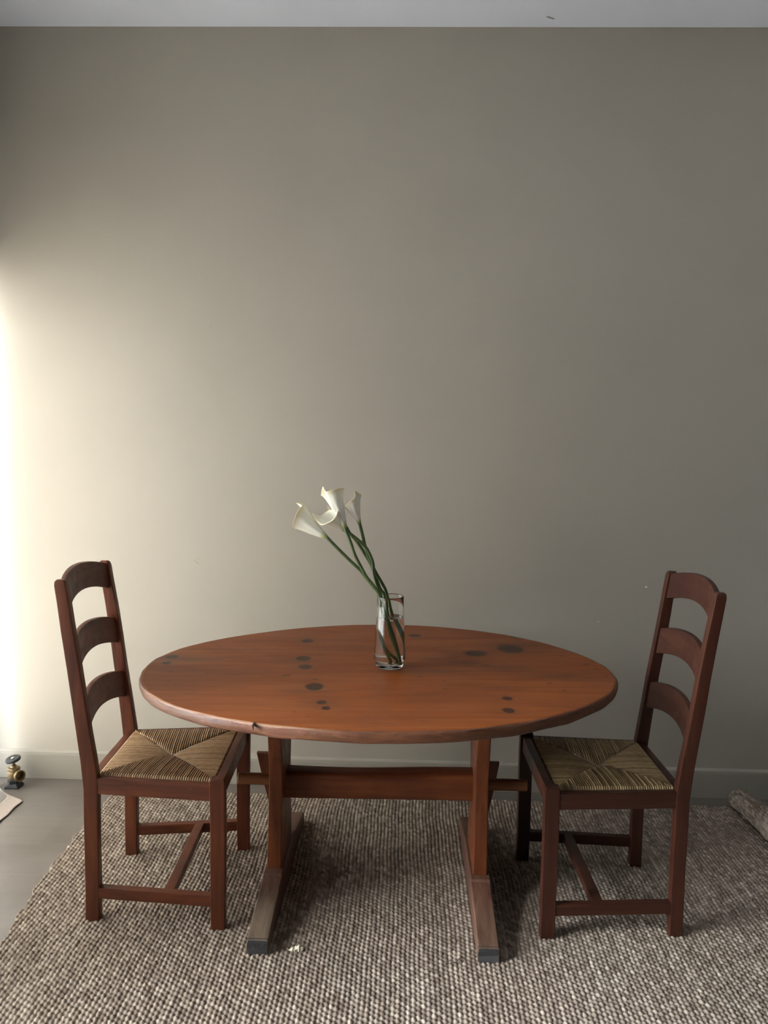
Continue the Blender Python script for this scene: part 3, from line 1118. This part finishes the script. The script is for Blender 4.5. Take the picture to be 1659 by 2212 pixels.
def build_chair(which, label, loc, rz, wf, wr, D, leg, rleg, legy, rlegy, zp, lean, lean_d):
    Mz, Mx, My = M_chair[which]
    ch = thing('rush_seat_chair', label, 'chair', loc, rz)
    hf, hr, hx = wf / 2, wr / 2, D / 2
    SZ = 0.433
    Z0 = 0.0
    # front legs
    for s in (1, -1):
        secs_ = []
        for z, k_ in ((Z0, 0.90), (Z0 + 0.004, 1.0), (0.12, 1.0), (0.30, 1.0), (0.440, 1.0), (0.446, 0.96), (0.449, 0.82)):
            wx = leg * (0.93 + 0.07 * min(1, z / 0.35)) * k_
            wy = legy * k_
            secs_.append([(hx + a, s * (hf) + b, z) for a, b in rrect(wx, wy, 0.0032, 2)])
        b_ = loft(secs_)
        o = obj('front_leg', wobble(b_, 0.0006, 26, s + which), Mz, ch, smooth=35)
    # rear posts: straight below the seat, raked above
    for s in (1, -1):
        secs_ = []
        rows = [(Z0, 0.90), (Z0 + 0.004, 1.0), (0.10, 1.0), (0.22, 1.0), (0.34, 1.02), (0.40, 1.06), (0.44, 1.07), (0.48, 1.04), (0.56, 0.98), (0.66, 0.95),
                (0.76, 0.92), (0.86, 0.88), (0.94, 0.84), (zp - 0.016, 0.82), (zp - 0.005, 0.76), (zp, 0.52)]
        for z, k_ in rows:
            t = max(0.0, (z - 0.41) / (zp - 0.41))
            xo = -hx - lean * t ** 1.08
            secs_.append([(xo + a, s * hr + b, z) for a, b in rrect(rleg * k_, rlegy * (k_ if z > zp - 0.01 or z < 0.003 else (0.97 if z > 0.5 else 1.0)), 0.0042, 2)])
        obj('rear_post', wobble(loft(secs_), 0.0007, 21, 2 * s + which), Mz, ch, smooth=35)
    # seat rails
    rz0, rz1 = 0.384, 0.431
    for s in (1, -1):
        obj('seat_rail', oriented_board((-hx + rleg * 0.4, s * (hr + 0.001)), (hx - leg * 0.4, s * (hf + 0.001)), 0.024, rz0, rz1), Mx, ch, smooth=35)
    obj('seat_rail', board(hx - 0.010, hx + 0.014, -hf + legy * 0.4, hf - legy * 0.4, rz0, rz1 + 0.006), My, ch, smooth=35)
    obj('seat_rail', board(-hx - 0.012, -hx + 0.012, -hr + rlegy * 0.4, hr - rlegy * 0.4, rz0, rz1), My, ch, smooth=35)
    # rush seat
    obj('rush_seat', rush_bm(hf - 0.021, hr - 0.016, hx - 0.018, -hx + 0.018, SZ, 5 + which), M_rush[which], ch)
    # low H stretcher
    for s in (1, -1):
        obj('side_stretcher', oriented_board((-hx + rleg * 0.35, s * (hr + 0.001)), (hx - leg * 0.35, s * (hf + 0.001)), 0.024, 0.070, 0.103, 0.003), Mx, ch, smooth=35)
    xm = hx * 0.21
    hm = hr + (hf - hr) * 0.6
    obj('cross_stretcher', board(xm - 0.015, xm + 0.015, -hm + 0.008, hm - 0.008, 0.076, 0.103, 0.003), My, ch, smooth=35)
    # three arched slats, bowed backwards a little
    for zt, hh in ((0.997, 0.083), (0.818, 0.086), (0.638, 0.087)):
        secs_ = []
        n = 22
        w_in = hr - rlegy * 0.35
        zmid = zt - hh / 2
        t = (zmid - 0.41) / (zp - 0.41)
        for i in range(n + 1):
            u = -1 + 2 * i / n
            y = u * w_in
            arch = 0.026 * (1 - u * u)
            bow = 0.020 * (1 - u * u)
            top_, bot = zt + arch * 0.95, zt - hh + arch * 1.05
            ring = []
            for a, b in rrect(0.017, top_ - bot, 0.004, 2):
                zz = (top_ + bot) / 2 + b
                tt = max(0.0, (zz - 0.41) / (zp - 0.41))
                ring.append((-hx - lean * tt ** 1.08 - bow + 0.001 + a, y, zz))
            secs_.append(ring)
        obj('back_slat', loft(secs_), My, ch, smooth=35)
    return ch


build_chair(1, 'red-brown ladder-back chair at the window end of the table, back to the curtain', (-0.7122, 2.303, 0.0035), 0.0452,
            0.4365, 0.3600, 0.3698, 0.0436, 0.0412, 0.030, 0.030, 1.004, 0.079, 0)
build_chair(2, 'darker brown ladder-back chair beside the rolled end of the rug', (0.6086, 2.315, 0.0035), 3.1602,
            0.4142, 0.3661, 0.3731, 0.0436, 0.0385, 0.030, 0.030, 1.004, 0.079, 0)

# ------------------------------------------------------------------ vase, water and callas
VX, VY, VZ = -0.0425, 2.353, T_TOP
outer = [(0.0, 0.0), (0.034, 0.0), (0.0405, 0.0015), (0.0432, 0.005), (0.0438, 0.018), (0.0440, 0.0215), (0.0470, 0.0235), (0.0490, 0.0275), (0.0494, 0.033), (0.0490, 0.040),
         (0.0475, 0.075), (0.0455, 0.115), (0.0435, 0.155), (0.0420, 0.190), (0.0411, 0.2215), (0.0408, 0.2235)]
inner = [(0.0398, 0.2240), (0.0390, 0.2225), (0.0398, 0.190), (0.0414, 0.155), (0.0434, 0.115), (0.0454, 0.075), (0.0468, 0.042), (0.0469, 0.034), (0.0455, 0.029),
         (0.0420, 0.0245), (0.0412, 0.0210), (0.0408, 0.0165), (0.0385, 0.0125), (0.0300, 0.0105), (0.0, 0.0100)]
vase = obj('glass_vase', lathe(outer + inner, 96), M_glass, None, (VX, VY, VZ + 0.0003), smooth='all')
tag(vase, 'clear glass tumbler vase with a stepped base standing on the table', 'vase')
WL = 0.158
wprof = [(0.0, 0.0097)] + [(r + 0.0004, z - 0.0003) for r, z in reversed(inner[:-1]) if z < WL - 0.002] + [(0.0417, WL + 0.0008), (0.0407, WL), (0.0, WL - 0.0004)]
water = obj('water', lathe(wprof, 96), M_water, None, (VX, VY, VZ + 0.0003), smooth=60)
tag(water, 'clear water filling the glass vase two thirds up', 'water')


def spathe(L, R, direction, tip_az, tip_len, flat=1.0, r0=0.0055, curl=0.4, short=0.25, bendv=(0, 0, 0), flare=2.4, seam=0.0):
    """calla spathe in its own frame: funnel along 'direction', drawn to a point at azimuth tip_az"""
    d = Vector(direction).normalized()
    ref = Vector((0, -1, 0)) if abs(d.y) < 0.9 else Vector((0, 0, 1))
    a = (ref - d * ref.dot(d)).normalized()          # towards the camera
    b = d.cross(a).normalized()
    nu, nv = 36, 72
    bm_ = bmesh.new()
    lay = []
    verts = []
    for i in range(nu + 1):
        u = i / nu
        row = []
        for j in range(nv):
            ph = 2 * math.pi * j / nv
            dt = math.atan2(math.sin(ph - tip_az), math.cos(ph - tip_az))
            tipf = math.exp(-(dt / 0.30) ** 2)
            side = 0.5 + 0.5 * math.cos(dt)                       # 1 at tip side, 0 opposite
            ll = L * (1 - short * (1 - side)) + tip_len * tipf * max(0, u - 0.55) / 0.45
            prof_ = r0 + (R * 0.42 - r0) * (1 - (1 - min(1, u / 0.55)) ** 1.6) + R * 0.58 * max(0, (u - 0.30) / 0.70) ** flare
            ridge = 1 + 0.045 * math.sin(ph * 7 + 1.0) * math.sin(math.pi * min(1, u * 1.05)) 
            wave = 1 + 0.10 * math.sin(ph * 2 + 0.7) * u ** 3 + 0.05 * math.sin(ph * 5) * u ** 4
            rr = prof_ * ridge * wave * (1 - 0.30 * tipf * max(0, u - 0.6) / 0.4)
            back = curl * R * max(0, (u - 0.80) / 0.20) ** 2 * (1 - 0.7 * tipf)
            p = d * (ll * u - back * 0.55) + a * (rr * math.cos(ph) * flat) + b * (rr * math.sin(ph))
            p += Vector(bendv) * u * u
            row.append(bm_.verts.new(p))
        verts.append(row)
    for i in range(nu):
        for j in range(nv):
            k_ = (j + 1) % nv
            bm_.faces.new((verts[i][j], verts[i][k_], verts[i + 1][k_], verts[i + 1][j]))
    bm_.faces.new(list(reversed(verts[0])))
    bmesh.ops.recalc_face_normals(bm_, faces=bm_.faces)
    me = bpy.data.meshes.new('spathe')
    bm_.to_mesh(me)
    bm_.free()
    at = me.attributes.new('along', 'FLOAT', 'POINT')
    at.data.foreach_set('value', np.repeat(np.arange(nu + 1) / nu, nv).astype(np.float32))
    for p in me.polygons:
        p.use_smooth = True
    return me


def lily(label, path, sp):
    """path in world (x, y, z) from the cut end up to the flower base"""
    base = Vector(path[0])
    fl = thing('calla_lily', label, 'flower', base, 0, None)
    pts = [Vector(p) - base for p in catmull(path, 7)]
    obj('stem', tube(pts, lambda t: 0.0046 + 0.0006 * t, 12), M_stem, fl, smooth='all')
    end = pts[-1]
    s = obj('petal', spathe(**sp), M_petal, fl, tuple(end - (pts[-1] - pts[-2]).normalized() * 0.002))
    md = s.modifiers.new('thickness', 'SOLIDIFY')
    md.thickness = 0.0009
    md.offset = -1
    return fl


def P3(*l):
    return [tuple(q) for q in l]


lily('calla lily leaning furthest left, lowest bloom, pointed tip upward',
     P3((-0.037, 2.350, 0.7225), (-0.045, 2.345, 0.747), (-0.061, 2.335, 0.787), (-0.074, 2.333, 0.841), (-0.077, 2.336, 0.877), (-0.078, 2.338, 0.938), (-0.097, 2.340, 0.966),
        (-0.119, 2.342, 0.992), (-0.136, 2.343, 1.013), (-0.173, 2.344, 1.047), (-0.209, 2.346, 1.081), (-0.243, 2.347, 1.115)),
     dict(L=0.118, R=0.047, direction=(-0.85, 0.26, 0.46), tip_az=math.radians(80), tip_len=0.024, flat=0.75, curl=0.28, short=0.04, bendv=(0.004, 0, 0.010), flare=1.9))
lily('calla lily opening to the left, broad curled bloom behind the tallest one',
     P3((-0.018, 2.362, 0.7225), (-0.032, 2.356, 0.742), (-0.049, 2.352, 0.766), (-0.062, 2.350, 0.801), (-0.067, 2.350, 0.849), (-0.070, 2.352, 0.920), (-0.077, 2.353, 0.945), (-0.087, 2.354, 0.976),
        (-0.096, 2.354, 1.008), (-0.099, 2.354, 1.036), (-0.111, 2.355, 1.066), (-0.128, 2.356, 1.091), (-0.157, 2.356, 1.115), (-0.186, 2.357, 1.135)),
     dict(L=0.094, R=0.036, direction=(-0.76, -0.26, 0.60), tip_az=math.radians(-130), tip_len=0.022, flat=0.95, curl=0.55, short=0.25, flare=1.9))
lily('slim closed calla lily mostly hidden behind the tallest bloom',
     P3((-0.022, 2.372, 0.7225), (-0.034, 2.374, 0.79), (-0.050, 2.374, 0.864), (-0.060, 2.372, 0.929), (-0.074, 2.370, 0.950), (-0.087, 2.369, 0.980), (-0.098, 2.369, 1.008), (-0.106, 2.369, 1.030),
        (-0.129, 2.370, 1.067), (-0.151, 2.371, 1.100), (-0.172, 2.371, 1.124), (-0.184, 2.372, 1.143)),
     dict(L=0.078, R=0.020, direction=(-0.55, 0.05, 0.80), tip_az=math.radians(-90), tip_len=0.014, flat=0.9, curl=0.15, short=0.1))
lily('tallest calla lily, ribbed white funnel standing upright',
     P3((-0.010, 2.338, 0.7225), (-0.022, 2.332, 0.767), (-0.036, 2.330, 0.808), (-0.051, 2.330, 0.864), (-0.068, 2.332, 0.915), (-0.079, 2.333, 0.944), (-0.093, 2.334, 0.966), (-0.117, 2.335, 0.995),
        (-0.132, 2.336, 1.021), (-0.154, 2.337, 1.062), (-0.169, 2.338, 1.104), (-0.186, 2.339, 1.145)),
     dict(L=0.128, R=0.040, direction=(-0.33, 0.14, 0.94), tip_az=math.radians(-50), tip_len=0.016, flat=0.8, curl=0.34, short=0.03, bendv=(-0.004, 0, 0), flare=1.9))
lily('rightmost calla lily, small half-closed bloom on a separate thin stem',
     P3((-0.013, 2.376, 0.7225), (-0.012, 2.374, 0.765), (-0.016, 2.372, 0.800), (-0.030, 2.371, 0.850), (-0.045, 2.370, 0.900), (-0.053, 2.369, 0.930), (-0.060, 2.367, 0.953), (-0.074, 2.365, 0.978),
        (-0.092, 2.363, 1.009), (-0.105, 2.362, 1.036), (-0.119, 2.362, 1.069), (-0.126, 2.361, 1.093), (-0.132, 2.361, 1.118), (-0.143, 2.361, 1.160)),
     dict(L=0.086, R=0.033, direction=(-0.36, -0.10, 0.93), tip_az=math.radians(48), tip_len=0.018, flat=0.8, curl=0.15, short=0.30, bendv=(0.004, 0, 0.002), flare=1.6))

# ------------------------------------------------------------------ radiator valve on the floor
valve = thing('radiator_valve', 'old brass angle valve with a black handwheel standing by the baseboard', 'valve', (-1.561, 2.955, 0.0))
obj('base_plate', loft([[(a, b, 0.0) for a, b in rrect(0.058, 0.052, 0.004, 2)], [(a * .98, b * .98, 0.006) for a, b in rrect(0.058, 0.052, 0.004, 2)],
                        [(a * .62, b * .66, 0.020) for a, b in rrect(0.058, 0.052, 0.010, 2)]]), M_iron, valve, smooth=35)
hexr = [[(r * math.cos(math.pi / 3 * i + 0.3), r * math.sin(math.pi / 3 * i + 0.3), z) for i in range(6)] for r, z in ((0.020, 0.016), (0.0245, 0.019), (0.0245, 0.031), (0.021, 0.034))]
obj('hex_nut', loft(hexr), M_iron, valve)
body = obj('valve_body', lathe([(0.0, 0.030), (0.018, 0.031), (0.0215, 0.040), (0.0235, 0.052), (0.0228, 0.062), (0.0205, 0.068), (0.0240, 0.070), (0.0245, 0.078), (0.0225, 0.081), (0.0130, 0.083),
                                (0.0120, 0.087), (0.0100, 0.089), (0.0, 0.089)], 48), M_brass, valve, smooth=40)
# side outlet pointing right and towards the camera
om = lathe([(0.0, 0.0), (0.0135, 0.0), (0.0150, 0.014), (0.0190, 0.020), (0.0225, 0.026), (0.0228, 0.036), (0.0215, 0.0375), (0.0175, 0.0365), (0.0165, 0.024), (0.0140, 0.014), (0.0, 0.013)], 40)
bmesh.ops.transform(om, matrix=Matrix.Translation((0.008, -0.004, 0.052)) @ Matrix.Rotation(math.radians(-32), 4, 'Z') @ Matrix.Rotation(math.radians(84), 4, 'Y'), verts=om.verts)
obj('outlet', om, M_brass, valve, smooth=40)
obj('valve_stem', lathe([(0.0, 0.086), (0.0085, 0.087), (0.0085, 0.093), (0.0055, 0.095), (0.0050, 0.108), (0.0, 0.108)], 24), M_brass, valve, smooth=40)
wm = lathe([(0.0, 0.0), (0.010, 0.0), (0.012, 0.004), (0.024, 0.004), (0.0285, 0.0065), (0.0300, 0.0105), (0.0290, 0.0145), (0.0260, 0.0170), (0.020, 0.0172), (0.010, 0.0160), (0.0, 0.0158)], 64)
for v in wm.verts:
    a = math.atan2(v.co.y, v.co.x)
    if v.co.xy.length > 0.026:
        v.co.xy *= 1 + 0.012 * math.cos(a * 16)
TM = Matrix.Translation((0.0, 0.0, 0.104)) @ Matrix.Rotation(math.radians(-7), 4, 'Y') @ Matrix.Rotation(math.radians(8), 4, 'X')
bmesh.ops.transform(wm, matrix=TM, verts=wm.verts)
wheel = obj('handwheel', wm, M_knob, valve, smooth=40)
sm = lathe([(0.0, 0.0150), (0.0068, 0.0150), (0.0068, 0.0182), (0.0045, 0.0198), (0.0, 0.0200)], 24)
bmesh.ops.transform(sm, matrix=TM, verts=sm.verts)
obj('screw', sm, M_silver, wheel, smooth=40)

# ------------------------------------------------------------------ curtain
def build_curtain():
    y0, y1 = 1.55, 3.022
    ny, ns = 150, 120
    ys = np.linspace(y1, y0, ny)
    # arc length down the cloth: falls straight, then trails out over the floor
    ss = np.concatenate([np.linspace(0, 0.90, 60), np.linspace(0.905, 1, ns - 60)])
    P = np.zeros((ns, ny, 3))
    for i, s in enumerate(ss):
        for j, y in enumerate(ys):
            fold = 0.022 * math.sin((y1 - y) * 38) + 0.010 * math.sin((y1 - y) * 83 + 1)
            edge = min(1.0, (y1 - y) / 0.05)
            if s <= 0.90:
                z = 2.12 - (2.12 - 0.16) * s / 0.90
                x = -1.672 + fold * (0.45 + 0.55 * s) * edge + 0.020 * max(0.0, (s - 0.70) / 0.20) ** 2
                yy = y
            else:
                t = (s - 0.90) / 0.10
                # quarter bend then lies on the boards
                trail = 0.040 + 0.170 * max(0.0, min(1.0, (y1 - y - 0.025) / 0.10))
                ax = t
                x = -1.652 + fold * (1 - t) * edge + (trail - 0.02) * (ax ** 1.8) + 0.002 * math.sin((y1 - y) * 60) * t * edge
                z = 0.004 + 0.156 * (1 - t) ** 2.4 + 0.004 * t * (1 - t) * 4 * (0.5 + 0.5 * math.sin((y1 - y) * 38))
                yy = y - 0.05 * t ** 2 - 0.02 * t
            P[i, j] = (x, yy, z)
    me = grid_mesh('linen_curtain', P, np.zeros((ns, ny)), 'fold')
    o = obj('linen_curtain', me, M_curtain)
    tag(o, 'sheer off-white linen curtain trailing on the floor at the left edge', 'curtain')
    # double hem at the bottom
    hem = []
    k0 = ns - 14
    Q = P[k0:, :, :].copy()
    Q[:, :, 2] += 0.0022
    h = obj('hem', grid_mesh('hem', Q, np.zeros(Q.shape[:2]), 'fold'), M_hem, o)
    md = h.modifiers.new('thickness', 'SOLIDIFY'); md.thickness = 0.0015
    rail = obj('curtain_rail', tube([(-1.672, 0.0, 2.135), (-1.672, 1.5, 2.135), (-1.672, 3.045, 2.135)], 0.009, 16), M_silver, None, smooth='all')
    tag(rail, 'thin metal curtain rail above the window', 'curtain rail')


build_curtain()

# ------------------------------------------------------------------ bits of fluff on the rug
def fluff(loc, r, sd):
    bm_ = bmesh.new()
    bmesh.ops.create_icosphere(bm_, subdivisions=3, radius=r)
    rs = random.Random(sd)
    ph = [rs.random() * 6 for _ in range(6)]
    for v in bm_.verts:
        n = v.co.normalized()
        k_ = 1 + 0.28 * math.sin(n.x * 7 + ph[0]) + 0.22 * math.sin(n.y * 9 + ph[1]) + 0.2 * math.sin(n.z * 8 + n.x * 5 + ph[2]) + 0.12 * (rs.random() - .5)
        v.co = n * r * k_
        v.co.z *= 0.75
    for v in bm_.verts:
        v.co += Vector(loc)
    return bm_


lint = obj('lint_ball', fluff((0, 0, 0.008), 0.0095, 4), M_lint, None, (-0.271, 2.003, 0.004), smooth='all')
tag(lint, 'cream tuft of fluff on the rug beside the left table foot', 'lint')
obj('tuft', fluff((-0.017, -0.002, 0.005), 0.0078, 9), M_lint, lint, smooth='all')
th_pts = [(0.128, 1.962, 0.009), (0.142, 1.972, 0.014), (0.156, 1.970, 0.011), (0.170, 1.982, 0.016), (0.176, 1.996, 0.010)]
thread = obj('loose_fibre', tube(catmull(th_pts, 5), 0.0011, 6), M_thread, None, smooth='all')
tag(thread, 'loose dark fibre on the rug left of the right table foot', 'fibre')
